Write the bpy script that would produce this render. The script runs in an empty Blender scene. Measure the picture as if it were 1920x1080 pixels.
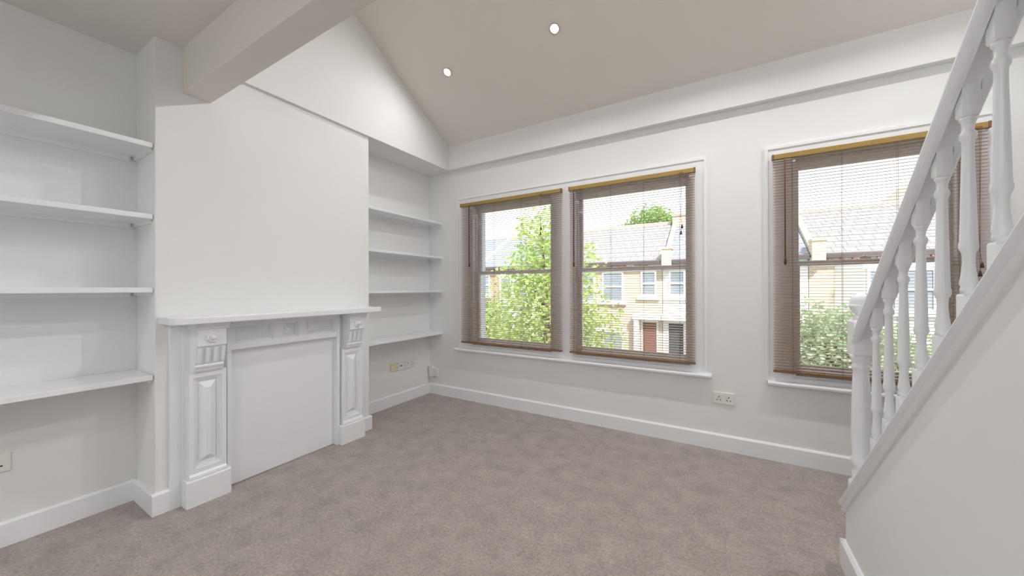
import bpy, math, random
from mathutils import Matrix, Vector
random.seed(7)
PI = math.pi
scn = bpy.context.scene
C = scn.collection

# ------------------------------------------------------------------ camera
F_PX, YAW, PITCH, ROLL, EYE = 661.97, 30.3895, 0.1278, -0.1626, 1.30
ya, pi_, ro = (math.radians(a) for a in (YAW, PITCH, ROLL))
Fv = Vector((-math.sin(ya) * math.cos(pi_), math.cos(ya) * math.cos(pi_), math.sin(pi_)))
Rv = Vector((math.cos(ya), math.sin(ya), 0)); Uv = Rv.cross(Fv)
R2 = Rv * math.cos(ro) + Uv * math.sin(ro); U2 = -Rv * math.sin(ro) + Uv * math.cos(ro)
cd = bpy.data.cameras.new('camera'); cam = bpy.data.objects.new('camera', cd); C.objects.link(cam)
cd.sensor_fit = 'HORIZONTAL'; cd.sensor_width = 36.0; cd.lens = 36.0 * F_PX / 1920.0
cd.clip_start = 0.02; cd.clip_end = 300
M = Matrix((R2, U2, -Fv)).transposed().to_4x4(); M.translation = (0, 0, EYE)
cam.matrix_world = M
scn.camera = cam

# ------------------------------------------------------------------ look, world, sun
vs = scn.view_settings
vs.view_transform = 'Standard'; vs.look = 'None'; vs.gamma = 1.0; vs.use_curve_mapping = False
vs.exposure = 0.82
SKY = 1.05
LAMP_W = 9.0
SUN = 3.9
scn.cycles.use_denoising = True
scn.cycles.max_bounces = 10; scn.cycles.diffuse_bounces = 7; scn.cycles.glossy_bounces = 3
scn.cycles.transparent_max_bounces = 12
scn.cycles.sample_clamp_indirect = 6.0
scn.cycles.caustics_reflective = False; scn.cycles.caustics_refractive = False

w = bpy.data.worlds.new('sky'); scn.world = w; w.use_nodes = True
nt = w.node_tree; nt.nodes.clear()
tc = nt.nodes.new('ShaderNodeTexCoord')
no = nt.nodes.new('ShaderNodeTexNoise'); no.inputs['Scale'].default_value = 2.2; no.inputs['Detail'].default_value = 5
cr = nt.nodes.new('ShaderNodeValToRGB')
cr.color_ramp.elements[0].position = 0.40; cr.color_ramp.elements[0].color = (0.86, 0.93, 1.0, 1)
cr.color_ramp.elements[1].position = 0.58; cr.color_ramp.elements[1].color = (0.98, 0.99, 1.0, 1)
bg = nt.nodes.new('ShaderNodeBackground'); bg.inputs['Strength'].default_value = SKY
wo = nt.nodes.new('ShaderNodeOutputWorld')
nt.links.new(tc.outputs['Generated'], no.inputs['Vector']); nt.links.new(no.outputs['Fac'], cr.inputs['Fac'])
nt.links.new(cr.outputs['Color'], bg.inputs['Color']); nt.links.new(bg.outputs['Background'], wo.inputs['Surface'])

sl = bpy.data.lights.new('sun', 'SUN'); sl.energy = SUN; sl.angle = math.radians(6); sl.color = (1.0, 0.975, 0.94)
so = bpy.data.objects.new('sun', sl); C.objects.link(so)
so.rotation_euler = Vector((-0.5, 0.7, -0.8)).to_track_quat('-Z', 'Y').to_euler()   # from behind our house, high

# ------------------------------------------------------------------ materials
def srgb(r, g, b):
    f = lambda c: (c / 255 / 12.92) if c / 255 <= 0.04045 else ((c / 255 + 0.055) / 1.055) ** 2.4
    return (f(r), f(g), f(b), 1)
def mat(name, col, rough=0.6, metal=0.0, var=0.0, vscale=8.0, bump=0.0, bscale=200.0, col2=None, spec=0.5, stretch=None, emit=0.0):
    m = bpy.data.materials.new(name); m.use_nodes = True
    t = m.node_tree; b = t.nodes['Principled BSDF']
    b.inputs['Roughness'].default_value = rough; b.inputs['Metallic'].default_value = metal
    b.inputs['Specular IOR Level'].default_value = spec
    b.inputs['Base Color'].default_value = col
    co = t.nodes.new('ShaderNodeTexCoord'); vec = co.outputs['Object']
    if stretch:
        mp = t.nodes.new('ShaderNodeMapping'); mp.inputs['Scale'].default_value = stretch
        t.links.new(vec, mp.inputs['Vector']); vec = mp.outputs['Vector']
    if var or col2:
        n = t.nodes.new('ShaderNodeTexNoise'); n.inputs['Scale'].default_value = vscale; n.inputs['Detail'].default_value = 6
        n.inputs['Roughness'].default_value = 0.65
        r = t.nodes.new('ShaderNodeValToRGB')
        a = col2 or tuple(c * (1 - var) for c in col[:3]) + (1,)
        r.color_ramp.elements[0].position = 0.35; r.color_ramp.elements[0].color = a
        r.color_ramp.elements[1].position = 0.65; r.color_ramp.elements[1].color = col
        t.links.new(vec, n.inputs['Vector']); t.links.new(n.outputs['Fac'], r.inputs['Fac'])
        t.links.new(r.outputs['Color'], b.inputs['Base Color'])
    if bump:
        n2 = t.nodes.new('ShaderNodeTexNoise'); n2.inputs['Scale'].default_value = bscale; n2.inputs['Detail'].default_value = 3
        bp = t.nodes.new('ShaderNodeBump'); bp.inputs['Strength'].default_value = bump; bp.inputs['Distance'].default_value = 0.004
        t.links.new(vec, n2.inputs['Vector']); t.links.new(n2.outputs['Fac'], bp.inputs['Height'])
        t.links.new(bp.outputs['Normal'], b.inputs['Normal'])
    if emit:
        b.inputs['Emission Color'].default_value = col; b.inputs['Emission Strength'].default_value = emit
    return m
PLASTER = mat('white_emulsion', (0.80, 0.808, 0.812, 1), 0.85, var=0.02, vscale=1.5, bump=0.05, bscale=90)
CEIL = mat('ceiling_emulsion', (0.76, 0.735, 0.70, 1), 0.9, var=0.02, vscale=1.5, bump=0.05, bscale=90)
GLOSS = mat('white_satin_paint', (0.835, 0.85, 0.88, 1), 0.32, var=0.015, vscale=3, bump=0.02, bscale=60)
PLASTIC = mat('white_plastic', (0.80, 0.79, 0.76, 1), 0.3, var=0.01)
CREAM = mat('yellowed_plastic', (0.76, 0.70, 0.50, 1), 0.4, var=0.05)
DARK = mat('dark_hole', (0.02, 0.02, 0.02, 1), 0.6, var=0.1)
BRASS = mat('gold_headrail', (0.40, 0.27, 0.09, 1), 0.38, metal=0.25, var=0.12, vscale=20, stretch=(1, 10, 10))
SLAT = mat('copper_brown_slat', (0.46, 0.275, 0.155, 1), 0.35, metal=0.1, var=0.12, vscale=9, stretch=(1, 8, 8))
RAILB = mat('dark_bronze_rail', (0.26, 0.13, 0.045, 1), 0.4, metal=0.2, var=0.15, vscale=20)
CORD = mat('brown_cord', (0.20, 0.12, 0.08, 1), 0.8, var=0.1)
WAND = mat('dark_wood_wand', (0.06, 0.03, 0.03, 1), 0.3, var=0.2)
CHROME = mat('satin_chrome', (0.75, 0.72, 0.66, 1), 0.25, metal=0.9, var=0.02)
LENS = mat('lamp_lens', (1.0, 0.90, 0.74, 1), 0.4, emit=14.0)
STAIRC = mat('stair_carpet', srgb(150, 140, 134), 0.95, var=0.25, vscale=60, bump=0.5, bscale=500)

def carpet():
    m = bpy.data.materials.new('taupe_carpet'); m.use_nodes = True
    t = m.node_tree; b = t.nodes['Principled BSDF']; b.inputs['Roughness'].default_value = 0.95
    b.inputs['Specular IOR Level'].default_value = 0.1
    b.inputs['Sheen Weight'].default_value = 0.25; b.inputs['Sheen Roughness'].default_value = 0.5
    co = t.nodes.new('ShaderNodeTexCoord')
    def noise(s, d, r=0.6):
        n = t.nodes.new('ShaderNodeTexNoise'); n.inputs['Scale'].default_value = s; n.inputs['Detail'].default_value = d
        n.inputs['Roughness'].default_value = r; t.links.new(co.outputs['Object'], n.inputs['Vector']); return n
    n1 = noise(7.5, 8, 0.68); n2 = noise(75, 4, 0.7); n3 = noise(300, 2)
    r1 = t.nodes.new('ShaderNodeValToRGB')
    r1.color_ramp.elements[0].position = 0.36; r1.color_ramp.elements[0].color = (0.335, 0.296, 0.274, 1)
    r1.color_ramp.elements[1].position = 0.66; r1.color_ramp.elements[1].color = (0.450, 0.400, 0.372, 1)
    r2 = t.nodes.new('ShaderNodeValToRGB')
    r2.color_ramp.elements[0].position = 0.3; r2.color_ramp.elements[0].color = (0.45, 0.45, 0.46, 1)
    r2.color_ramp.elements[1].position = 0.7; r2.color_ramp.elements[1].color = (1.42, 1.41, 1.40, 1)
    mx = t.nodes.new('ShaderNodeMix'); mx.data_type = 'RGBA'; mx.blend_type = 'MULTIPLY'; mx.inputs['Factor'].default_value = 0.6
    t.links.new(n1.outputs['Fac'], r1.inputs['Fac']); t.links.new(n2.outputs['Fac'], r2.inputs['Fac'])
    t.links.new(r1.outputs['Color'], mx.inputs['A']); t.links.new(r2.outputs['Color'], mx.inputs['B'])
    t.links.new(mx.outputs['Result'], b.inputs['Base Color'])
    bp = t.nodes.new('ShaderNodeBump'); bp.inputs['Strength'].default_value = 0.7; bp.inputs['Distance'].default_value = 0.006
    t.links.new(n3.outputs['Fac'], bp.inputs['Height']); t.links.new(bp.outputs['Normal'], b.inputs['Normal'])
    return m
CARPET = carpet()

def glass():
    m = bpy.data.materials.new('window_glass'); m.use_nodes = True
    t = m.node_tree; t.nodes.clear()
    o = t.nodes.new('ShaderNodeOutputMaterial'); tr = t.nodes.new('ShaderNodeBsdfTransparent'); g = t.nodes.new('ShaderNodeBsdfGlossy')
    tr.inputs['Color'].default_value = (0.97, 0.98, 0.98, 1); g.inputs['Roughness'].default_value = 0.02
    fr = t.nodes.new('ShaderNodeFresnel'); fr.inputs['IOR'].default_value = 1.2
    mx = t.nodes.new('ShaderNodeMixShader')
    t.links.new(fr.outputs['Fac'], mx.inputs['Fac']); t.links.new(tr.outputs['BSDF'], mx.inputs[1]); t.links.new(g.outputs['BSDF'], mx.inputs[2])
    t.links.new(mx.outputs['Shader'], o.inputs['Surface']); return m
GLASS = glass()

def bricks(name, c1, c2, mortar, scale=1.0, rw=0.225, rh=0.075, ms=0.012):
    m = bpy.data.materials.new(name); m.use_nodes = True
    t = m.node_tree; b = t.nodes['Principled BSDF']; b.inputs['Roughness'].default_value = 0.9
    co = t.nodes.new('ShaderNodeTexCoord'); mp = t.nodes.new('ShaderNodeMapping'); mp.inputs['Rotation'].default_value = (PI / 2, 0, 0)
    br = t.nodes.new('ShaderNodeTexBrick'); br.inputs['Scale'].default_value = scale
    br.inputs['Color1'].default_value = c1; br.inputs['Color2'].default_value = c2; br.inputs['Mortar'].default_value = mortar
    br.inputs['Mortar Size'].default_value = ms; br.inputs['Brick Width'].default_value = rw; br.inputs['Row Height'].default_value = rh
    t.links.new(co.outputs['Object'], mp.inputs['Vector']); t.links.new(mp.outputs['Vector'], br.inputs['Vector'])
    t.links.new(br.outputs['Color'], b.inputs['Base Color']); return m
BRICK = bricks('stock_brick', (0.62, 0.50, 0.38, 1), (0.54, 0.42, 0.31, 1), (0.66, 0.60, 0.52, 1))
REDBR = bricks('red_brick', (0.60, 0.30, 0.20, 1), (0.52, 0.26, 0.18, 1), (0.62, 0.52, 0.46, 1))
SLATE = bricks('grey_slate', (0.31, 0.33, 0.38, 1), (0.26, 0.28, 0.33, 1), (0.19, 0.20, 0.23, 1), 1, 0.3, 0.22, 0.012)
TILE = bricks('brown_tile', (0.37, 0.355, 0.36, 1), (0.31, 0.295, 0.30, 1), (0.20, 0.19, 0.195, 1), 1, 0.3, 0.22, 0.016)
WHITEW = mat('white_render', (0.82, 0.82, 0.80, 1), 0.8, var=0.03)
STONE = mat('buff_stone', (0.66, 0.58, 0.44, 1), 0.85, var=0.12)
REDDOOR = mat('red_door', (0.20, 0.09, 0.07, 1), 0.4, var=0.1)
DARKDOOR = mat('dark_door', (0.06, 0.07, 0.08, 1), 0.4, var=0.1)
OUTGLASS = mat('far_window_glass', (0.34, 0.39, 0.44, 1), 0.08, var=0.3, vscale=1.5)  # pale sky reflection is put into the pane colour
GUTTER = mat('dark_gutter', (0.10, 0.08, 0.09, 1), 0.5, var=0.1)
TARMAC = mat('street_tarmac', (0.20, 0.20, 0.20, 1), 0.9, var=0.2, vscale=3)
PAVE = mat('pavement_slabs', (0.45, 0.44, 0.42, 1), 0.9, var=0.15, vscale=2)
BARK = mat('tree_bark', (0.20, 0.16, 0.12, 1), 0.9, var=0.4, vscale=12)
def leafmat(name, c1, c2):
    m = mat(name, c1, 0.55, col2=c2, vscale=1.6)
    t = m.node_tree; b = t.nodes['Principled BSDF']
    o = [n for n in t.nodes if n.type == 'OUTPUT_MATERIAL'][0]
    tl = t.nodes.new('ShaderNodeBsdfTranslucent'); mx = t.nodes.new('ShaderNodeMixShader'); mx.inputs['Fac'].default_value = 0.4
    src = b.inputs['Base Color'].links[0].from_socket
    t.links.new(src, tl.inputs['Color']); t.links.new(b.outputs['BSDF'], mx.inputs[1]); t.links.new(tl.outputs['BSDF'], mx.inputs[2])
    t.links.new(mx.outputs['Shader'], o.inputs['Surface']); return m
LEAF_Y = leafmat('lime_leaves', (0.54, 0.64, 0.22, 1), (0.36, 0.50, 0.15, 1))
LEAF_G = leafmat('mid_green_leaves', (0.36, 0.50, 0.16, 1), (0.24, 0.38, 0.12, 1))
LEAF_P = leafmat('sage_leaves', (0.46, 0.56, 0.36, 1), (0.36, 0.46, 0.28, 1))

# ------------------------------------------------------------------ mesh helpers
class MB:
    def __init__(s): s.v = []; s.f = []; s.sm = []
    def add(s, vs_, fs_, smooth=False):
        n = len(s.v); s.v += [tuple(v) for v in vs_]
        for f in fs_: s.f.append(tuple(i + n for i in f)); s.sm.append(smooth)
        return s
    def box(s, x0, x1, y0, y1, z0, z1):
        x0, x1 = min(x0, x1), max(x0, x1); y0, y1 = min(y0, y1), max(y0, y1); z0, z1 = min(z0, z1), max(z0, z1)
        return s.add([(x0, y0, z0), (x1, y0, z0), (x1, y1, z0), (x0, y1, z0), (x0, y0, z1), (x1, y0, z1), (x1, y1, z1), (x0, y1, z1)],
                     [(0, 3, 2, 1), (4, 5, 6, 7), (0, 1, 5, 4), (1, 2, 6, 5), (2, 3, 7, 6), (3, 0, 4, 7)])
    def prism(s, poly, a, b):                       # poly: 3D points of one end, a->b: two offset vectors
        n = len(poly); P = [Vector(p) for p in poly]
        vs_ = [p + Vector(a) for p in P] + [p + Vector(b) for p in P]
        fs_ = [tuple(range(n))[::-1], tuple(range(n, 2 * n))] + [(i, (i + 1) % n, n + (i + 1) % n, n + i) for i in range(n)]
        return s.add(vs_, fs_)
    def lathe(s, prof, cx, cy, seg=14, sx=1.0, sy=1.0):     # prof: (z, r)
        vs_ = []; fs_ = []
        for z, r in prof:
            for k in range(seg):
                a = 2 * PI * (k + 0.5) / seg
                vs_.append((cx + r * sx * math.cos(a), cy + r * sy * math.sin(a), z))
        for i in range(len(prof) - 1):
            for k in range(seg):
                fs_.append((i * seg + k, i * seg + (k + 1) % seg, (i + 1) * seg + (k + 1) % seg, (i + 1) * seg + k))
        fs_.append(tuple(range(seg))[::-1]); fs_.append(tuple((len(prof) - 1) * seg + k for k in range(seg)))
        return s.add(vs_, fs_, True)
    def tube(s, pts, radii, seg=6):
        vs_ = []; fs_ = []
        for i, p in enumerate(pts):
            p = Vector(p); q = Vector(pts[min(i + 1, len(pts) - 1)]) - Vector(pts[max(i - 1, 0)])
            q.normalize(); a = q.orthogonal().normalized(); b = q.cross(a)
            r = radii[i] if hasattr(radii, '__len__') else radii
            for k in range(seg):
                t = 2 * PI * k / seg; vs_.append(p + a * r * math.cos(t) + b * r * math.sin(t))
        for i in range(len(pts) - 1):
            for k in range(seg):
                fs_.append((i * seg + k, i * seg + (k + 1) % seg, (i + 1) * seg + (k + 1) % seg, (i + 1) * seg + k))
        fs_.append(tuple(range(seg))[::-1]); fs_.append(tuple((len(pts) - 1) * seg + k for k in range(seg)))
        return s.add(vs_, fs_, True)
    def mesh(s, name, m):
        me = bpy.data.meshes.new(name); me.from_pydata(s.v, [], s.f); me.materials.append(m)
        me.polygons.foreach_set('use_smooth', s.sm); me.update()
        return me
    def build(s, name, m, parent=None, bevel=0.0, origin=None):
        if origin:
            ox, oy, oz = origin; s.v = [(x - ox, y - oy, z - oz) for x, y, z in s.v]
        o = bpy.data.objects.new(name, s.mesh(name, m)); C.objects.link(o)
        if origin: o.location = origin
        if parent:
            o.parent = parent
            if origin: o.location = Vector(origin) - Vector(wloc(parent))
            else: o.location = -Vector(wloc(parent))
        if bevel:
            b = o.modifiers.new('bevel', 'BEVEL'); b.width = bevel; b.segments = 2; b.limit_method = 'ANGLE'; b.angle_limit = math.radians(40)
        return o
def wloc(o):
    v = Vector(o.location)
    while o.parent: o = o.parent; v += o.location
    return v
def link_copy(me, name, parent, loc):
    o = bpy.data.objects.new(name, me); C.objects.link(o); o.parent = parent; o.location = loc; return o
def tag(o, label, cat=None, group=None, kind=None):
    if label: o['label'] = label
    if cat: o['category'] = cat
    if group: o['group'] = group
    if kind: o['kind'] = kind
    return o
def struct(o, label=None, cat=None): return tag(o, label, cat, None, 'structure')
def thing(name, loc, label, cat, group=None, kind=None):
    o = bpy.data.objects.new(name, None); C.objects.link(o); o.location = loc; o.empty_display_size = 0.1
    return tag(o, label, cat, group, kind)

# ------------------------------------------------------------------ room dimensions
Xa, Xc, Xg, Xr = -3.144, -2.811, -2.785, 1.60
Yc0, Yc1, D, Db, Yb = 0.7165, 2.1613, 3.3055, 3.246, -2.6
Zs, Zt, ZN = 2.715, 2.985, 2.77
SLM = 0.603
ZTOP = 4.15
def slz(y): return Zt + SLM * (Db - y)
Ytop = Db - (ZTOP - Zt) / SLM
BY0, BY1, BZ = 0.839, 0.977, 2.496
WX, SW = 0.505, 0.968           # stair wall face, stair pitch
WIN = [(-2.48, -1.46), (-1.235, -0.195), (0.47, 1.30)]
WZ0, WZ1 = 0.635, 2.275

# ------------------------------------------------------------------ shell
struct(MB().box(Xa - .2, Xr + .2, Yb - .2, D + .28, -0.2, 0).build('floor', CARPET), 'taupe grey fitted carpet across the whole room', 'floor')
m = MB()                       # window wall with three openings
xs = [Xa - .2] + [a for p in WIN for a in p] + [Xr + .2]
for i in range(0, len(xs), 2): m.box(xs[i], xs[i + 1], D, D + .28, 0, 3.2)
for a, b in WIN: m.box(a, b, D, D + .28, 0, WZ0); m.box(a, b, D, D + .28, WZ1, 3.2)
struct(m.build('wall_window', PLASTER), 'white painted wall with three sash windows', 'wall')
struct(MB().box(Xa - .2, Xa, Yb - .2, D, 0, 4.4).build('wall_left', PLASTER), 'white alcove wall behind the shelves', 'wall')
struct(MB().box(Xa, Xc, Yc0, Yc1, 0, 3.0).build('wall_chimney', PLASTER, bevel=0.004), 'white chimney breast above the fireplace', 'wall')
struct(MB().box(Xa, Xg, BY1, D, Zs, ZTOP + .1).build('wall_gable', PLASTER), 'white gable wall above the chimney breast and far alcove', 'wall')
struct(MB().box(Xr, Xr + .2, Yb - .2, D, 0, 4.4).build('wall_right', PLASTER), 'white wall on the far side of the stairs', 'wall')
struct(MB().box(Xa, Xr, Yb - .2, Yb, 0, 4.4).build('wall_rear', PLASTER), 'white wall behind the viewer', 'wall')
m = MB()
m.prism([(0, Db, Zs), (0, D, Zs), (0, D, Zt + .2), (0, Db, Zt)], (Xg, 0, 0), (Xr, 0, 0))
struct(m.build('trim_1', PLASTER), 'boxed white bulkhead running above the windows', 'bulkhead')
m = MB()
m.prism([(0, Db, Zt), (0, Ytop, ZTOP), (0, Ytop, ZTOP + .12), (0, D, Zt + .12)], (Xg - .05, 0, 0), (Xr, 0, 0))
m.box(Xa, Xr, BY1 - .1, Ytop + .01, ZTOP, ZTOP + .12)
struct(m.build('ceiling_slope', CEIL), 'sloping off-white ceiling above the windows with downlights', 'ceiling')
m = MB()
m.box(Xa, WX, Yb, BY0, ZN, ZN + .1)
struct(m.build('ceiling', CEIL), 'flat off-white ceiling on the near side of the beam', 'ceiling')
m = MB()
m.box(Xc + .001, Xr, BY0, BY1, BZ, ZN + .1); m.box(Xc + .001, WX, BY1 - .1, BY1, ZN + .1, ZTOP + .05)
struct(m.build('trim_2', CEIL, bevel=0.003), 'off-white boxed beam crossing the ceiling from the chimney breast', 'beam')
m = MB(); m.box(WX, Xr, Yb, BY1 - .1, ZTOP, ZTOP + .12); m.box(WX - .1, WX, Yb, BY1, ZN + .1, ZTOP + .1)
struct(m.build('ceiling_stairwell', CEIL), 'off-white ceiling high over the stairwell', 'ceiling')

# stair side wall (plastered spandrel) : top follows the pitch
SZ0, SY0 = 0.262, 2.205          # underside of capping at the foot
def capz(y): return SZ0 + SW * (SY0 - y)
yk = SY0 - (ZN - SZ0) / SW
struct(MB().prism([(0, SY0, 0), (0, SY0, capz(SY0)), (0, yk, ZN), (0, Yb, ZN), (0, Yb, 0)], (WX, 0, 0), (WX + .09, 0, 0)).build('wall_stair', PLASTER),
       'white plastered wall under the staircase', 'wall')

# skirtings
SK, SH = 0.018, 0.126
def skirt(m, p0, p1, nrm):       # run from p0 to p1, standing off along nrm
    (x0, y0), (x1, y1) = p0, p1; nx, ny = nrm
    prof = [(0, 0), (SK, 0), (SK, SH - .012), (SK * .45, SH), (0, SH)]
    m.prism([(x0 + nx * a, y0 + ny * a, z) for a, z in prof], (0, 0, 0), (x1 - x0, y1 - y0, 0)); return m
m = MB(); skirt(m, (Xa, Yb), (Xa, Yc0), (1, 0)); skirt(m, (Xa, Yc1), (Xa, D), (1, 0))
struct(m.build('baseboard_left', GLOSS), 'white skirting board along the alcove walls', 'skirting board')
m = MB(); skirt(m, (Xc, Yc0 - SK), (Xc, 0.775), (1, 0)); skirt(m, (Xc, 2.085), (Xc, Yc1 + SK), (1, 0))
skirt(m, (Xa, Yc0), (Xc, Yc0), (0, -1)); skirt(m, (Xa, Yc1), (Xc, Yc1), (0, 1))
struct(m.build('baseboard_chimney', GLOSS), 'white skirting board around the chimney breast', 'skirting board')
struct(skirt(MB(), (Xa, D), (Xr, D), (0, -1)).build('baseboard_window', GLOSS), 'white skirting board under the windows', 'skirting board')
m = MB(); skirt(m, (WX, Yb), (WX, SY0), (-1, 0)); skirt(m, (WX - SK, SY0), (WX + .09, SY0), (0, 1))
struct(m.build('baseboard_stair', GLOSS), 'white skirting board along the stair wall', 'skirting board')

# window casings and sills
def casing(name, x0, x1, z1, holes, label):
    m = MB(); e = [x0] + [a for p in holes for a in p] + [x1]; y0, y1 = D - .012, D
    for i in range(0, len(e), 2): m.box(e[i], e[i + 1], y0, y1, .6, z1)
    for a, b in holes: m.box(a, b, y0, y1, WZ1, z1); m.box(a, b, y0, y1, .6, WZ0)
    m.box(x0, x1, D - .020, D - .012, z1 - .018, z1)
    for xa, xb in ((x0, x0 + .018), (x1 - .018, x1)): m.box(xa, xb, D - .020, D - .012, .6, z1 - .018)
    return struct(m.build(name, GLOSS), label, 'architrave')
casing('trim_3', -2.685, -0.085, 2.372, WIN[:2], 'white flat architrave around the pair of windows')
casing('trim_4', 0.305, 1.465, 2.362, WIN[2:], 'white flat architrave around the window by the stairs')
def sill(name, x0, x1, label):
    prof = [(0, D, .572), (0, D - .045, .572), (0, D - .058, .580), (0, D - .060, .592), (0, D - .054, .602), (0, D, .606)]
    return struct(MB().prism(prof, (x0, 0, 0), (x1, 0, 0)).build(name, GLOSS), label, 'window sill')
sill('trim_5', -2.705, -0.055, 'long white window board under the pair of windows')
sill('trim_6', 0.315, 1.50, 'white window board under the window by the stairs')

# sash windows
def sash_window(idx, a, b, label):
    r = thing('window_%d' % idx, (a, D, WZ0), label, 'window', None, 'structure')
    t = .018
    m = MB(); m.box(a, a + t, D, D + .2, WZ0, WZ1); m.box(b - t, b, D, D + .2, WZ0, WZ1); m.box(a + t, b - t, D, D + .2, WZ1 - t, WZ1); m.box(a + t, b - t, D, D + .2, WZ0, WZ0 + t)
    m.build('frame', GLOSS, r)
    def sash(y0, z0, z1, rb, rt, nm):
        x0, x1 = a + t, b - t; st = .036
        m = MB(); m.box(x0, x0 + st, y0, y0 + .035, z0, z1); m.box(x1 - st, x1, y0, y0 + .035, z0, z1)
        m.box(x0 + st, x1 - st, y0, y0 + .035, z0, z0 + rb); m.box(x0 + st, x1 - st, y0, y0 + .035, z1 - rt, z1)
        s = m.build(nm, GLOSS, r)
        MB().box(x0 + st, x1 - st, y0 + .015, y0 + .019, z0 + rb, z1 - rt).build('pane', GLASS, s)
    sash(D + .115, 1.468, WZ1 - t, .034, .058, 'upper_sash')
    sash(D + .075, WZ0 + t, 1.504, .07, .034, 'lower_sash')
    m = MB(); m.box(a + t, a + t + .012, D + .055, D + .073, WZ0 + t, WZ1 - t); m.box(b - t - .012, b - t, D + .055, D + .073, WZ0 + t, WZ1 - t)
    m.build('staff_bead', GLOSS, r)
    cx = (a + b) / 2
    m = MB(); m.box(cx - .03, cx + .03, D + .078, D + .11, 1.504, 1.516); m.lathe([(1.516, .012), (1.524, .012), (1.53, .006)], cx, D + .09, 10)
    m.build('sash_catch', CHROME, r)
    return r
sash_window(1, *WIN[0], 'white sash window nearest the far alcove')
sash_window(2, *WIN[1], 'white sash window in the middle of the wall')
sash_window(3, *WIN[2], 'white sash window behind the stair balusters')

# ------------------------------------------------------------------ fireplace surround
def raised_panel(m, X, y0, y1, z0, z1, h, ins):     # bevelled panel on a face looking +x
    iy, iz = min(ins, (y1 - y0) / 2 - .001), min(ins, (z1 - z0) / 2 - .001)
    v = [(X, y0, z0), (X, y1, z0), (X, y1, z1), (X, y0, z1), (X + h, y0 + iy, z0 + iz), (X + h, y1 - iy, z0 + iz), (X + h, y1 - iy, z1 - iz), (X + h, y0 + iy, z1 - iz)]
    m.add(v, [(4, 5, 6, 7), (0, 1, 5, 4), (1, 2, 6, 5), (2, 3, 7, 6), (3, 0, 4, 7)]); return m
FC = (Yc0 + Yc1) / 2 - .006
fp = thing('fireplace_surround', (Xc, FC, 0), 'white painted Victorian fireplace surround with carved corbels and mantel shelf', 'fireplace')
m = MB(); m.box(Xc, Xc + .012, 1.062, 2 * FC - 1.062, 0.004, .91); m.build('infill_panel', GLOSS, fp)
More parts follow.
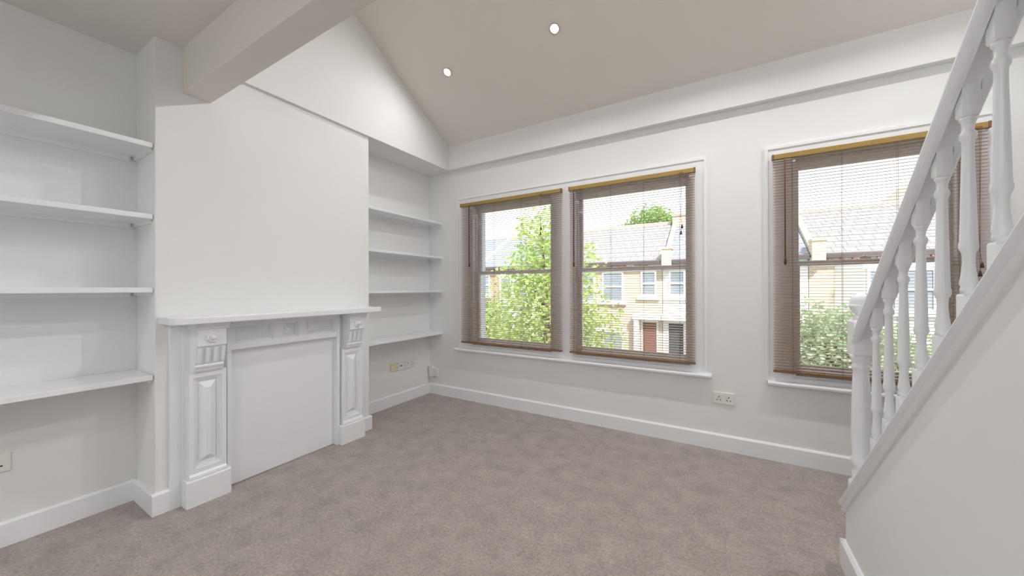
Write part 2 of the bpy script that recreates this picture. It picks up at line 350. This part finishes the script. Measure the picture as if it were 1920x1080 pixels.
for s in (0, 1):
    def yy(a, b): return (a, b) if s == 0 else (2 * FC - b, 2 * FC - a)
    X1 = Xc + .034
    m = MB(); a_, b_ = yy(.775, .83); m.box(Xc, Xc + .022, a_, b_, 0, 1.10); a_, b_ = yy(.83, 1.062); m.box(Xc, X1, a_, b_, 0, 1.10)
    m.build('back_board', GLOSS, fp)
    y0, y1 = yy(.824, 1.046); m = MB(); m.box(X1, Xc + .100, y0, y1, 0, .150)
    m.prism([(Xc + .034, y0, .150), (Xc + .100, y0, .150), (Xc + .095, y0, .160), (Xc + .034, y0, .160)], (0, 0, 0), (0, y1 - y0, 0))
    m.build('plinth', GLOSS, fp)
    y0, y1 = yy(.842, 1.028); m = MB()
    Xf = Xc + .080; g = .024
    m.box(X1, Xf - .022, y0, y1, .16, .80)                               # ground of the shaft
    m.box(Xf - .022, Xf, y0, y0 + g, .16, .80); m.box(Xf - .022, Xf, y1 - g, y1, .16, .80)
    m.box(Xf - .022, Xf, y0 + g, y1 - g, .16, .215); m.box(Xf - .022, Xf, y0 + g, y1 - g, .765, .80)
    m.prism([(Xf, y0, .162), (Xf + .012, y0, .162), (Xf + .009, y0, .176), (Xf, y0, .188)], (0, 0, 0), (0, y1 - y0, 0))   # base moulding
    sh = m.build('pilaster', GLOSS, fp)
    m = MB(); a, b = y0 + g, y1 - g
    for q, (hh, ww) in enumerate(((.015, .010), (.008, .021))):          # stepped moulding in the recess
        m.box(Xf - .022, Xf - .022 + hh, a, a + ww, .215, .765); m.box(Xf - .022, Xf - .022 + hh, b - ww, b, .215, .765)
        m.box(Xf - .022, Xf - .022 + hh, a + ww, b - ww, .215, .215 + ww); m.box(Xf - .022, Xf - .022 + hh, a + ww, b - ww, .765 - ww, .765)
    m.build('panel_moulding', GLOSS, sh)
    raised_panel(MB(), Xf - .022, a + .022, b - .022, .245, .735, .027, .036).build('raised_panel', GLOSS, sh)
    y0, y1 = yy(.862, 1.004); m = MB()                                    # corbel: side profile extruded across
    prof = [(X1, .800), (Xc + .092, .800), (Xc + .098, .812), (Xc + .098, .820), (Xc + .106, .824), (Xc + .110, .836), (Xc + .106, .846), (Xc + .112, .852),
            (Xc + .120, .90), (Xc + .132, .955), (Xc + .150, .962), (Xc + .150, 1.058), (X1, 1.058)]
    m.prism([(x, y0, z) for x, z in prof], (0, 0, 0), (0, y1 - y0, 0))
    cb = m.build('corbel', GLOSS, fp)
    fw = (y1 - y0) / 7
    for k in range(4):                                                    # reeded blocks between the flutes
        ya_ = y0 + fw * (2 * k) * .98 + .003
        MB().prism([(Xc + .111, ya_, .862), (Xc + .131, ya_, .950), (Xc + .147, ya_, .950), (Xc + .126, ya_, .862)], (0, 0, 0), (0, fw * .82, 0)).build('flute_rib', GLOSS, cb)
    cy = (y0 + y1) / 2; cz = 1.010
    m = MB(); seg = 16; rings = [(0, .030), (.008, .030), (.014, .024), (.012, .019), (.022, .015), (.028, .008), (.030, .002)]
    vs_ = [(Xc + .150 + h, cy + rr * math.cos(2 * PI * k / seg) * (1 + .10 * (k % 2) * (rr > .014)), cz + rr * math.sin(2 * PI * k / seg) * (1 + .10 * (k % 2) * (rr > .014))) for h, rr in rings for k in range(seg)]
    fs_ = [(i * seg + k, i * seg + (k + 1) % seg, (i + 1) * seg + (k + 1) % seg, (i + 1) * seg + k) for i in range(len(rings) - 1) for k in range(seg)]
    fs_.append(tuple((len(rings) - 1) * seg + k for k in range(seg)))
    m.add(vs_, fs_); m.build('rosette', GLOSS, cb)
    m = MB(); p2 = [(X1, 1.058), (Xc + .152, 1.058), (Xc + .158, 1.066), (Xc + .158, 1.074), (Xc + .172, 1.082), (Xc + .178, 1.100), (X1, 1.100)]
    m.prism([(x, y0 - .012, z) for x, z in p2], (0, 0, 0), (0, y1 - y0 + .024, 0)); m.build('corbel_cap', GLOSS, cb)
    y0, y1 = yy(1.040, 1.062); m = MB(); m.box(X1, Xc + .062, y0, y1, 0, 1.1); m.build('slip_moulding', GLOSS, fp)
# frieze
fy0, fy1 = 1.062, 2 * FC - 1.062; m = MB(); Xf = Xc + .056
m.box(Xc + .012, Xf - .024, fy0, fy1, .905, 1.10)
divs = [(fy0, 1.078), (1.318, 1.378), (1.492, 1.552), (2 * FC - 1.078, fy1)]
for a, b in divs: m.box(Xf - .024, Xf, a, b, .905, 1.10)
for i in range(3):
    a, b = divs[i][1], divs[i + 1][0]; m.box(Xf - .024, Xf, a, b, .905, .945); m.box(Xf - .024, Xf, a, b, 1.065, 1.10)
fz = m.build('frieze', GLOSS, fp)
for i in range(3):
    a, b = divs[i][1], divs[i + 1][0]; m = MB()
    for hh, ww in ((.016, .008), (.009, .015)):
        m.box(Xf - .024, Xf - .024 + hh, a, a + ww, .945, 1.065); m.box(Xf - .024, Xf - .024 + hh, b - ww, b, .945, 1.065)
        m.box(Xf - .024, Xf - .024 + hh, a + ww, b - ww, .945, .945 + ww); m.box(Xf - .024, Xf - .024 + hh, a + ww, b - ww, 1.065 - ww, 1.065)
    m.build('panel_moulding', GLOSS, fz)
    raised_panel(MB(), Xf - .024, a + .016, b - .016, .961, 1.049, .030, .044).build('raised_panel', GLOSS, fz)
MB().prism([(Xf, fy0, 1.072), (Xf + .02, fy0, 1.080), (Xf + .03, fy0, 1.1), (Xf, fy0, 1.1)], (0, 0, 0), (0, fy1 - fy0, 0)).build('bed_moulding', GLOSS, fp)
m = MB(); XM = Xc + .225
m.prism([(Xc, .728, 0), (Xc + .17, .728, 0), (XM - .012, .740, 0), (XM, .770, 0), (XM, 2 * FC - .770, 0), (XM - .012, 2 * FC - .740, 0), (Xc + .17, 2 * FC - .728, 0), (Xc, 2 * FC - .728, 0)], (0, 0, 1.1), (0, 0, 1.142))
m.build('mantel_shelf', GLOSS, fp, bevel=0.006)

# ------------------------------------------------------------------ alcove shelves
def shelf(y0, y1, xf, z1, th, label, group):
    r = thing('alcove_shelf', (Xa, y0, z1 - th), label, 'shelf', group)
    MB().box(Xa + .001, xf, y0 + .002, y1 - .003, z1 - th, z1).build('board', GLOSS, r, bevel=.003)
    MB().box(Xa + .001, Xa + .018, y0 + .03, y1 - .03, z1 - th - .028, z1 - th).build('back_batten', GLOSS, r)
    if y1 > 2: MB().box(Xa + .02, xf - .012, y1 - .018, y1 - .001, z1 - th - .028, z1 - th).build('end_batten', GLOSS, r)
    else: MB().box(Xa + .02, xf - .03, y1 - .018, y1 - .001, z1 - th - .020, z1 - th).build('end_batten', GLOSS, r)
nm = ['top', 'second from top', 'third from top', 'lowest']
for i, z in enumerate((2.152, 1.738, 1.313, .806)):
    shelf(-.75, Yc0, Xc - .016, z, .029, 'white painted alcove shelf left of the chimney breast, ' + nm[i] + ' of four', 'shelves in the near alcove')
for i, z in enumerate((2.108, 1.694, 1.285, .775)):
    shelf(Yc1, D, -2.912, z, .026, 'white painted alcove shelf between chimney breast and window wall, ' + nm[i] + ' of four', 'shelves in the far alcove')

# ------------------------------------------------------------------ sockets and wall plates
def plate(name, o, u, n, w_, h_, label, cat, kind, m_=PLASTIC):
    # o: lower corner on the wall, u: direction along the wall, n: wall normal
    o = Vector(o); u = Vector(u); n = Vector(n); k = Vector((0, 0, 1))
    r = thing(name, o, label, cat)
    def bx(a0, a1, z0, z1, d0, d1):
        m = MB(); pts = [o + u * a + k * z + n * d for d in (d0, d1) for a, z in ((a0, z0), (a1, z0), (a1, z1), (a0, z1))]
        m.add(pts, [(3, 2, 1, 0), (4, 5, 6, 7), (0, 1, 5, 4), (1, 2, 6, 5), (2, 3, 7, 6), (3, 0, 4, 7)]); return m
    bx(0, w_, 0, h_, 0, .010).build('faceplate', m_, r, bevel=.003)
    if kind == 'double':
        for c in (.27, .73):
            cx = w_ * c
            for dx, dz, ww, hh in ((0, .060, .006, .010), (-.012, .038, .009, .006), (.012, .038, .009, .006)):
                bx(cx + dx - ww / 2, cx + dx + ww / 2, dz - .008, dz - .008 + hh, .0095, .0112).build('pin_hole', DARK, r)
            bx(w_ / 2 + (-.026 if c < .5 else .012), w_ / 2 + (-.012 if c < .5 else .026), .055, .078, .010, .0135).build('switch', PLASTIC, r, bevel=.001)
    elif kind == 'aerial':
        bx(w_ * .5 - .008, w_ * .5 + .008, h_ * .52 - .008, h_ * .52 + .008, .010, .013).build('aerial_socket', DARK, r)
        for a in (.12, .88): bx(w_ * a - .003, w_ * a + .003, h_ * .5 - .003, h_ * .5 + .003, .010, .0112).build('screw', CHROME, r)
    else:
        for a in (.12, .88): bx(w_ * a - .003, w_ * a + .003, h_ * .5 - .003, h_ * .5 + .003, .010, .0112).build('screw', CHROME, r)
    return r
plate('wall_socket', (-.045, D, .370), (1, 0, 0), (0, -1, 0), .148, .093, 'white double wall socket low on the wall right of the middle window', 'socket', 'double')
plate('wall_socket', (Xa, 3.047, .380), (0, -1, 0), (1, 0, 0), .150, .094, 'white double wall socket under the lowest far alcove shelf', 'socket', 'double')
plate('aerial_plate', (Xa, 2.884, .378), (0, -1, 0), (1, 0, 0), .090, .092, 'white aerial plate with one dark socket under far alcove shelves', 'wall plate', 'aerial')
plate('blank_plate', (Xa, 2.782, .380), (0, -1, 0), (1, 0, 0), .094, .094, 'yellowed blank wall plate beside the aerial plate', 'wall plate', 'blank', CREAM)
plate('wall_socket', (Xa, .262, .378), (0, -1, 0), (1, 0, 0), .150, .094, 'white double wall socket under the lowest near alcove shelf', 'socket', 'double')
r = thing('telephone_box', (-3.10, D, .21), 'small white two-piece telephone junction box low in the far corner', 'junction box')
MB().box(-3.128, -3.068, D - .035, D, .212, .345).build('terminal_cover', PLASTIC, r, bevel=.004)
MB().box(-3.066, -2.990, D - .030, D, .218, .318).build('socket_body', PLASTIC, r, bevel=.004)
MB().box(-3.050, -3.036, D - .032, D - .029, .214, .224).build('socket_hole', DARK, r)

# ------------------------------------------------------------------ venetian blinds
def blind(x0, x1, label, wand_x, cord_x, wand_z, cord_z, wmat):
    zt, zb, yc = 2.288, .676, D - .048
    r = thing('venetian_blind', ((x0 + x1) / 2, yc, zb), label, 'blind', 'slatted brown window blinds')
    h = MB().box(x0 + .012, x1 - .012, yc - .016, yc + .016, zt - .036, zt).build('headrail', BRASS, r, bevel=.002)
    for a in (x0, x1 - .013): MB().box(a, a + .013, yc - .018, yc + .018, zt - .038, zt + .002).build('end_cap', RAILB, h, bevel=.002)
    MB().box(x0 + .004, x1 - .004, yc - .012, yc + .012, zb, zb + .016).build('bottom_rail', RAILB, r, bevel=.004)
    L = x1 - x0 - .012; pr = []
    for i in range(5):
        s = -1 + i / 2; pr.append((s * .0125, .0016 * (1 - s * s) + s * .0125 * .10))
    m = MB(); vs_ = []
    for sx in (-L / 2, L / 2):
        for y, z in pr: vs_.append((sx, y, z))
        for y, z in reversed(pr): vs_.append((sx, y, z - .0008))
    n = 10
    m.add(vs_, [tuple(range(n))[::-1], tuple(range(n, 2 * n))] + [(i, (i + 1) % n, n + (i + 1) % n, n + i) for i in range(n)])
    me = m.mesh('slat', SLAT)
    N = 73; zs0, zs1 = zb + .030, zt - .050
    for k in range(N): link_copy(me, 'slat', r, (0, 0, zs0 + (zs1 - zs0) * k / (N - 1) - zb))
    nl = 4 if L > 1.0 else 3
    for k in range(nl):
        cx = x0 + .12 + (x1 - x0 - .24) * k / (nl - 1)
        m = MB()
        for dy in (-.0135, .0135): m.box(cx - .0007, cx + .0007, yc + dy - .0007, yc + dy + .0007, zb + .014, zt - .034)
        m.build('ladder_cord', CORD, r)
        MB().lathe([(zb - .004, .002), (zb - .002, .004), (zb + .001, .004)], cx, yc, 8).build('cord_button', RAILB, r)
    yw = yc - .026
    m = MB(); m.tube([(wand_x, yw + .008, zt - .03), (wand_x, yw, zt - .05), (wand_x, yw, wand_z)], .0042, 6)
    wd = m.build('tilt_wand', wmat, r)
    MB().lathe([(wand_z - .05, .004), (wand_z - .042, .008), (wand_z - .02, .0085), (wand_z - .005, .005), (wand_z + .002, .0045)], wand_x, yw, 8).build('wand_grip', WAND, wd)
    m = MB(); m.tube([(cord_x, yw + .008, zt - .034), (cord_x, yw, zt - .05), (cord_x, yw, cord_z)], .0011, 5)
    m.tube([(cord_x + .008, yw + .008, zt - .034), (cord_x + .006, yw, zt - .06), (cord_x - .003, yw - .002, cord_z + .12), (cord_x + .008, yw, cord_z + .05)], .0011, 5)
    pc = m.build('pull_cord', CORD, r)
    for dx, dz in ((0, 0), (.008, .05)):
        MB().lathe([(cord_z + dz - .034, .0075), (cord_z + dz - .030, .009), (cord_z + dz - .004, .0045), (cord_z + dz, .002)], cord_x + dx, yw, 8).build('tassel', WAND, pc)
    MB().box(cord_x - .012, cord_x + .016, yc - .019, yc - .0155, zt - .034, zt - .022).build('cord_lock', RAILB, h)
    return r
blind(-2.600, -1.335, 'brown slatted venetian blind on the window nearest the alcove', -2.462, -1.56, 1.60, 1.88, WAND)
blind(-1.262, -0.163, 'brown slatted venetian blind on the middle window', -1.205, -0.27, 1.56, 1.78, WAND)
blind(0.343, 1.398, 'brown slatted venetian blind on the window behind the balusters', 0.418, 1.345, 1.52, 1.40, mat('red_brown_wand', (0.20, 0.07, 0.03, 1), 0.35, var=0.1))

# ------------------------------------------------------------------ staircase
st = thing('staircase', (.55, SY0, 0), 'white painted staircase with turned balusters rising towards the viewer', 'staircase')
XB, PITCHY, NB = .55, .1235, 17
def sheared(prof, y0, y1, zf, cut=0.0):     # prof: (x, dz) swept along the stair pitch; cut leans the foot end square to the pitch
    m = MB(); P0 = [(x, y0 + cut * dz, zf(y0 + cut * dz) + dz) for x, dz in prof]; P1 = [(x, y1, zf(y1) + dz) for x, dz in prof]; n = len(prof)
    m.add(P0 + P1, [tuple(range(n))[::-1], tuple(range(n, 2 * n))] + [(i, (i + 1) % n, n + (i + 1) % n, n + i) for i in range(n)]); return m
yend = -.62
cap = [(.498, -.004), (.494, .004), (.491, .012), (.497, .018), (.499, .030), (.490, .038), (.486, .046), (.488, .054), (.496, .058), (.604, .058), (.612, .046), (.604, .030), (.602, -.004)]
sheared(cap, SY0 + .012, yend, capz, .5).build('string_capping', GLOSS, st)
ZR = 1.112 + SW * 2.061
def railz(y): return ZR - SW * y
rail = [(.522, .000), (.516, .004), (.511, .014), (.522, .021), (.523, .036), (.513, .043), (.514, .054), (.526, .064), (.538, .069), (.562, .069), (.574, .064), (.586, .054), (.587, .043), (.577, .036), (.578, .021), (.589, .014), (.584, .004), (.578, .000), (.568, .001), (.567, .018), (.533, .018), (.532, .001)]
sheared(rail, 2.135, yend, railz).build('handrail', GLOSS, st)
zb0 = .685; zt0 = 1.137; hb = .0158
T = zt0 - zb0
prof = [(0, .0148), (.018, .0152), (.030, .0115), (.075, .0105), (.090, .0150), (.108, .0155), (.122, .0145), (.138, .0110), (.20, .0108), (.40, .0128), (.60, .0146), (.70, .0153), (.715, .0168), (.738, .0172), (.752, .0150), (.768, .0118), (.82, .0108), (.88, .0128), (.925, .0152), (.945, .0160), (.958, .0135), (.968, .0150), (1, .0152)]
y1 = 1.985
m = MB()
m.add([(-hb, hb, capz(y1 + hb) + .05 - zb0), (hb, hb, capz(y1 + hb) + .05 - zb0), (hb, -hb, capz(y1 - hb) + .05 - zb0), (-hb, -hb, capz(y1 - hb) + .05 - zb0),
       (-hb, hb, -.005), (hb, hb, -.005), (hb, -hb, -.005), (-hb, -hb, -.005), (-hb * .9, hb * .9, 0), (hb * .9, hb * .9, 0), (hb * .9, -hb * .9, 0), (-hb * .9, -hb * .9, 0)],
      [(0, 1, 2, 3), (0, 4, 5, 1), (1, 5, 6, 2), (2, 6, 7, 3), (3, 7, 4, 0), (4, 8, 9, 5), (5, 9, 10, 6), (6, 10, 11, 7), (7, 11, 8, 4), (8, 11, 10, 9)])
m.lathe([(T * (1 - t), r_) for t, r_ in reversed(prof)], 0, 0, 14)
rz = lambda y: railz(y) + .020 - zb0
m.add([(-hb * .85, hb * .85, T), (hb * .85, hb * .85, T), (hb * .85, -hb * .85, T), (-hb * .85, -hb * .85, T), (-hb, hb, T + .007), (hb, hb, T + .007), (hb, -hb, T + .007), (-hb, -hb, T + .007),
       (-hb, hb, rz(y1 + hb)), (hb, hb, rz(y1 + hb)), (hb, -hb, rz(y1 - hb)), (-hb, -hb, rz(y1 - hb))],
      [(0, 3, 2, 1), (0, 1, 5, 4), (1, 2, 6, 5), (2, 3, 7, 6), (3, 0, 4, 7), (4, 5, 9, 8), (5, 6, 10, 9), (6, 7, 11, 10), (7, 4, 8, 11), (8, 9, 10, 11)])
bme = m.mesh('baluster', GLOSS)
for k in range(NB): link_copy(bme, 'baluster', st, (XB - .55, y1 - PITCHY * k - SY0, zb0 + SW * PITCHY * k))
# newel
nx, ny = .550, 2.168; ax, ay = .034, .047
m = MB(); m.box(nx - ax, nx + ax, ny - ay, ny + ay - .002, 0.001, .405)
def frus(z0, z1, a0, b0, a1, b1):
    m.add([(nx - a0, ny - b0, z0), (nx + a0, ny - b0, z0), (nx + a0, ny + b0, z0), (nx - a0, ny + b0, z0), (nx - a1, ny - b1, z1), (nx + a1, ny - b1, z1), (nx + a1, ny + b1, z1), (nx - a1, ny + b1, z1)],
          [(0, 3, 2, 1), (4, 5, 6, 7), (0, 1, 5, 4), (1, 2, 6, 5), (2, 3, 7, 6), (3, 0, 4, 7)])
frus(.405, .418, ax, ay, ax * .86, ay * .86)
m.lathe([(.416, .034), (.428, .034), (.440, .030), (.470, .031), (.495, .026), (.503, .033), (.520, .036), (.534, .033), (.545, .030), (.62, .0345), (.75, .0325), (.90, .028), (.928, .0265), (.938, .031), (.950, .032), (.958, .028), (.968, .031), (.986, .037), (1.0, .037)], nx, ny, 20, 1.0, 1.12)
frus(.992, 1.004, ax * .86, ay * .86, ax, ay); m.box(nx - ax, nx + ax, ny - ay, ny + ay, 1.004, 1.146); frus(1.146, 1.156, ax, ay, ax * .78, ay * .78)
m.build('newel_post', GLOSS, st)
MB().lathe([(1.154, .026), (1.162, .030), (1.170, .022), (1.178, .018), (1.186, .024), (1.200, .034), (1.215, .0395), (1.223, .0405), (1.2235, .0375), (1.228, .0375), (1.245, .036), (1.262, .028), (1.272, .016), (1.275, .004)], nx, ny, 20).build('newel_cap', GLOSS, st)
# steps
GO, RI = .2066, .200
for k in range(12):
    yf = 2.13 - GO * k; z = RI * (k + 1)
    MB().box(.597, Xr - .002, yf - GO - .02, yf + .02, z - .03, z).build('tread', STAIRC, st, bevel=.008)
    MB().box(.597, Xr - .002, yf - .02, yf, z - RI, z - .03).build('riser', STAIRC, st)
sheared([(Xr - .026, -.25), (Xr - .001, -.25), (Xr - .001, .06), (Xr - .026, .06)], SY0 - .02, -.45, capz).build('wall_string', GLOSS, st)

# ------------------------------------------------------------------ downlights
def downlight(loc, nrm, label, watts=LAMP_W):
    nrm = Vector(nrm).normalized(); q = (-nrm).to_track_quat('Z', 'Y')      # local -Z looks along nrm
    r = thing('downlight', loc, label, 'downlight', 'recessed ceiling downlights'); r.rotation_mode = 'QUATERNION'; r.rotation_quaternion = q
    m = MB(); m.lathe([(-.001, .043), (-.006, .042), (-.008, .037), (-.004, .031), (-.002, .030)], 0, 0, 24)
    o = bpy.data.objects.new('bezel', m.mesh('bezel', CHROME)); C.objects.link(o); o.parent = r
    m = MB(); m.lathe([(-.0045, .0295), (-.0065, .026), (-.0075, .014)], 0, 0, 20)
    o = bpy.data.objects.new('lens', m.mesh('lens', LENS)); C.objects.link(o); o.parent = r
    ld = bpy.data.lights.new('lamp', 'AREA'); ld.shape = 'DISK'; ld.size = .05; ld.energy = watts; ld.color = (1.0, 0.985, 0.965); ld.spread = math.radians(172)
    lo = bpy.data.objects.new('lamp', ld); C.objects.link(lo); lo.parent = r; lo.location = (0, 0, -.014)
sn = (0, -SLM, -1)
ysl = 2.60
for x, wt, lb in ((-2.235, .33, 'nearest the gable wall'), (-1.125, .85, 'above the middle window'), (-0.015, 1.3, 'above the double socket'), (1.095, 1.3, 'above the staircase')):
    downlight((x, ysl, slz(ysl)), sn, 'lit round downlight in the sloping ceiling, ' + lb, LAMP_W * wt)
for x, lb in ((-1.9, 'nearest the shelves'), (-.85, 'in the middle'), (.2, 'nearest the stairs')):  # unseen lamps, added to brighten the room from behind the camera
    downlight((x, -1.9, ZN), (0, 0, -1), 'unseen fill downlight added in the flat ceiling behind the viewer, ' + lb)

# ------------------------------------------------------------------ the street outside
GZ = -3.15
struct(MB().box(-40, 40, D + .3, 60, GZ - .2, GZ).build('ground_street', TARMAC), 'grey street below the windows', 'street')
struct(MB().box(-40, 40, 12.2, 14.99, GZ, GZ + .12).build('ground_pavement', PAVE), 'pavement and front gardens across the street', 'pavement')
FY, EZ, RY, RZ = 15.0, 2.42, 18.5, 4.42
def house(x0, x1, wallm, roofm, label, door_right, bay, tall=False, chim=False):
    g = 'terraced houses across the street'
    r = thing('terraced_house', ((x0 + x1) / 2, FY, GZ), label, 'house', g)
    MB().box(x0 + .01, x1 - .01, FY, 22, GZ, EZ).build('wall', wallm, r)
    m = MB(); m.prism([(0, FY - .25, EZ - .05), (0, RY, RZ), (0, 22.2, EZ - .05), (0, 22.2, EZ - .17), (0, RY, RZ - .14), (0, FY - .25, EZ - .17)], (x0 + .012, 0, 0), (x1 - .012, 0, 0))
    rf = m.build('roof', roofm, r)
    MB().box(x0 + .05, x1 - .05, RY - .12, RY + .12, RZ - .05, RZ + .08).build('ridge_tiles', STONE, rf)
    MB().box(x0 + .05, x1 - .05, FY - .36, FY - .25, EZ - .14, EZ - .03).build('gutter', GUTTER, r)
    MB().box(x0 + .05, x1 - .05, FY - .06, FY, EZ - .42, EZ - .17).build('eaves_band', WHITEW, r)
    for k in range(int((x1 - x0 - .3) / .28)): MB().box(x0 + .2 + k * .28, x0 + .3 + k * .28, FY - .2, FY - .06, EZ - .33, EZ - .18).build('eaves_bracket', REDBR, r)
    m = MB(); m.prism([(0, FY - .3, EZ + .0), (0, RY, RZ + .14), (0, RY, RZ - .1), (0, FY - .3, EZ - .2)], (x0 + .05, 0, 0), (x0 + .24, 0, 0))
    m.box(x0 + .02, x0 + .36, FY - .42, FY + .1, EZ - .35, EZ + .38); m.box(x0 + .01, x0 + .40, FY - .46, FY + .14, EZ + .38, EZ + .46)
    m.build('party_parapet', STONE, r)
    if chim:
        m = MB(); m.box(x0 + .05, x0 + .95, RY - .4, RY + .5, RZ - .3, RZ + .26); m.box(x0 + .012, x0 + 1.0, RY - .45, RY + .55, RZ + .26, RZ + .34)
        m.build('chimney', BRICK, r)
    def win(a, b, z0, z1, yy_=FY):
        m = MB(); t = .07; y0, y1 = yy_ - .05, yy_ + .0
        m.box(a, a + t, y0, y1, z0, z1); m.box(b - t, b, y0, y1, z0, z1); m.box(a + t, b - t, y0, y1, z0, z0 + t); m.box(a + t, b - t, y0, y1, z1 - t, z1)
        m.box(a + t, b - t, y0 - .01, y1, (z0 + z1) / 2 - .03, (z0 + z1) / 2 + .03)
        f = m.build('window', WHITEW, r)
        MB().box(a + t, b - t, y1 - .02, y1 - .005, z0 + t, z1 - t).build('pane', OUTGLASS, f)
        MB().box(a - .12, b + .12, yy_ - .14, yy_, z0 - .13, z0).build('window_sill', WHITEW, f)
        MB().box(a - .1, b + .1, yy_ - .05, yy_, z1, z1 + .12).build('lintel', WHITEW, f)
    s = lambda d0, d1: (x1 - d1, x1 - d0) if door_right else (x0 + d0, x0 + d1)
    a, b = s(.22, .82); win(a, b, .98, 2.0)
    dm = REDDOOR if door_right else DARKDOOR
    m = MB(); a, b = s(.16, .80); m.box(a, a + .06, FY - .06, FY, GZ + .15, .06); m.box(b - .06, b, FY - .06, FY, GZ + .15, .06); m.box(a + .06, b - .06, FY - .06, FY, -.04, .06)
    d = m.build('door_frame', WHITEW, r); MB().box(a + .06, b - .06, FY - .03, FY + .0, GZ + .15, -.04).build('door', dm, d)
    a, b = s(.012, 1.06); m = MB(); m.box(a, b, FY - .45, FY - .005, .08, .30); m.build('porch_canopy', WHITEW, r)
    a, b = s(.84, 1.02); MB().box(a, b, FY - .4, FY - .22, GZ + .12, .08).build('porch_column', WHITEW, r)
    if bay:
        a, b = s(1.35, 3.85); m = MB()
        m.prism([(a, FY, 0), (a + .5, FY - .75, 0), (b - .5, FY - .75, 0), (b, FY, 0)], (0, 0, GZ + .1), (0, 0, 2.1)); m.build('bay', WHITEW, r)
        bw = (b - a - 1.2) / 2
        for k in range(2):
            for z0, z1 in ((.62, 1.85), (-2.2, -.35)): win(a + .55 + k * (bw + .1), a + .55 + k * (bw + .1) + bw, z0, z1, FY - .75)
    else:
        for k in range(2):
            a, b = s(1.5 + k * 1.2, 2.4 + k * 1.2); win(a, b, .75, 2.0)
            win(a, b, -2.3, -.5)
    if tall:
        m = MB(); m.prism([(x0 + 2.2, 0, RZ - .9), (x1 - .012, 0, RZ - .9), (x1 - .012, 0, RZ + 1.1), (x0 + 4.1, 0, RZ + 1.1)], (0, RY - .1, 0), (0, 22, 0)); m.build('rear_gable', STONE, r)
    return r
HX = [-15.4, -10.9, -6.4, -1.92, 2.55, 7.05, 11.5]
HL = ['brick terraced house furthest to the left across the street', 'slate roofed brick house seen through the window nearest the alcove', 'pale brick house with a dark red door, mostly behind the lime green tree',
      'white painted house with white porch across the street', 'tile roofed brick house seen through the window behind the balusters', 'brick terraced house furthest to the right across the street']
for i in range(6):
    house(HX[i], HX[i + 1], [REDBR, REDBR, BRICK, WHITEW, BRICK, BRICK][i], [SLATE, SLATE, TILE, SLATE, TILE, SLATE][i], HL[i], i % 2 == 0, i in (1, 3, 4), i == 4, i == 3)

def tree(base, blobs, n, size, lm, label, group='trees in the street', flat=.8):
    r = thing('street_tree', base, label, 'tree', group)
    b = Vector(base); top = Vector((sum(q[0] for q in blobs) / len(blobs), sum(q[1] for q in blobs) / len(blobs), max(q[2] for q in blobs)))
    m = MB(); mid = b.lerp(top, .5) + Vector((.1, 0, 0)); m.tube([b, mid, top], [.13, .09, .025], 8)
    for q in blobs:
        c = Vector(q[:3]); a = b.lerp(top, min(.9, max(.25, (c.z - b.z - .8) / max(.1, top.z - b.z))))
        m.tube([a, a.lerp(c, .5) + Vector((0, 0, .12)), c], [.05, .035, .015], 6)
    m.build('trunk', BARK, r)
    wsum = sum(q[3] ** 2 for q in blobs); m = MB(); rnd = random.Random(int(abs(base[0]) * 100) + n)
    for q in blobs:
        for _ in range(int(n * q[3] ** 2 / wsum)):
            d = Vector((rnd.gauss(0, 1), rnd.gauss(0, 1), rnd.gauss(0, 1))).normalized() * q[3] * (rnd.random() ** .45) * rnd.uniform(.85, 1.1)
            d.z *= flat + .2
            p = Vector(q[:3]) + d
            u = Vector((rnd.gauss(0, 1), rnd.gauss(0, 1), rnd.gauss(0, .6))).normalized(); v = u.orthogonal().normalized()
            v = (Matrix.Rotation(rnd.uniform(0, 2 * PI), 3, u) @ v); s_ = size * rnd.uniform(.6, 1.25)
            m.add([p - u * s_, p + v * s_ * .5 + u * s_ * .1, p + u * s_, p - v * s_ * .5 + u * s_ * .1], [(0, 1, 2, 3)])
    tag(m.build('foliage', lm, r), None, None, None, 'stuff')
    return r
tree((-4.2, 9.2, GZ), [(-4.35, 9.2, 2.75, .95), (-3.75, 9.2, 1.75, 1.15), (-4.95, 9.2, 1.55, 1.0), (-4.3, 9.1, .5, 1.4), (-5.4, 9, -.2, 1.2), (-3.0, 9.1, .35, 1.0), (-3.0, 9.1, -.9, 1.1), (-4.4, 9, -1.2, 1.5), (-6.0, 9.2, -1.3, 1.1)], 13000, .075, LEAF_Y, 'lime green street tree in front of the pair of windows')
tree((-8.4, 11.9, GZ), [(-8.2, 11.9, .4, 1.0), (-8.9, 11.9, -.5, 1.2), (-7.5, 11.9, -.8, 1.1)], 4500, .075, LEAF_G, 'low mid green tree left of the lime green tree')
tree((-4.6, 27, GZ), [(-4.2, 27, 5.5, 1.8), (-5.9, 27, 4.7, 1.4), (-3.1, 27, 5.0, 1.5), (-4.6, 27, 3.6, 2.2)], 14000, .13, LEAF_G, 'dark green round tree rising behind the roofs', 'trees in the street')
tree((2.2, 11.4, GZ), [(2.0, 11.4, .1, 1.0), (2.9, 11.4, -.3, 1.1), (1.4, 11.4, -.8, 1.0), (3.9, 11.4, -.7, 1.1)], 7000, .075, LEAF_P, 'pale sage green tree below the window behind the balusters')
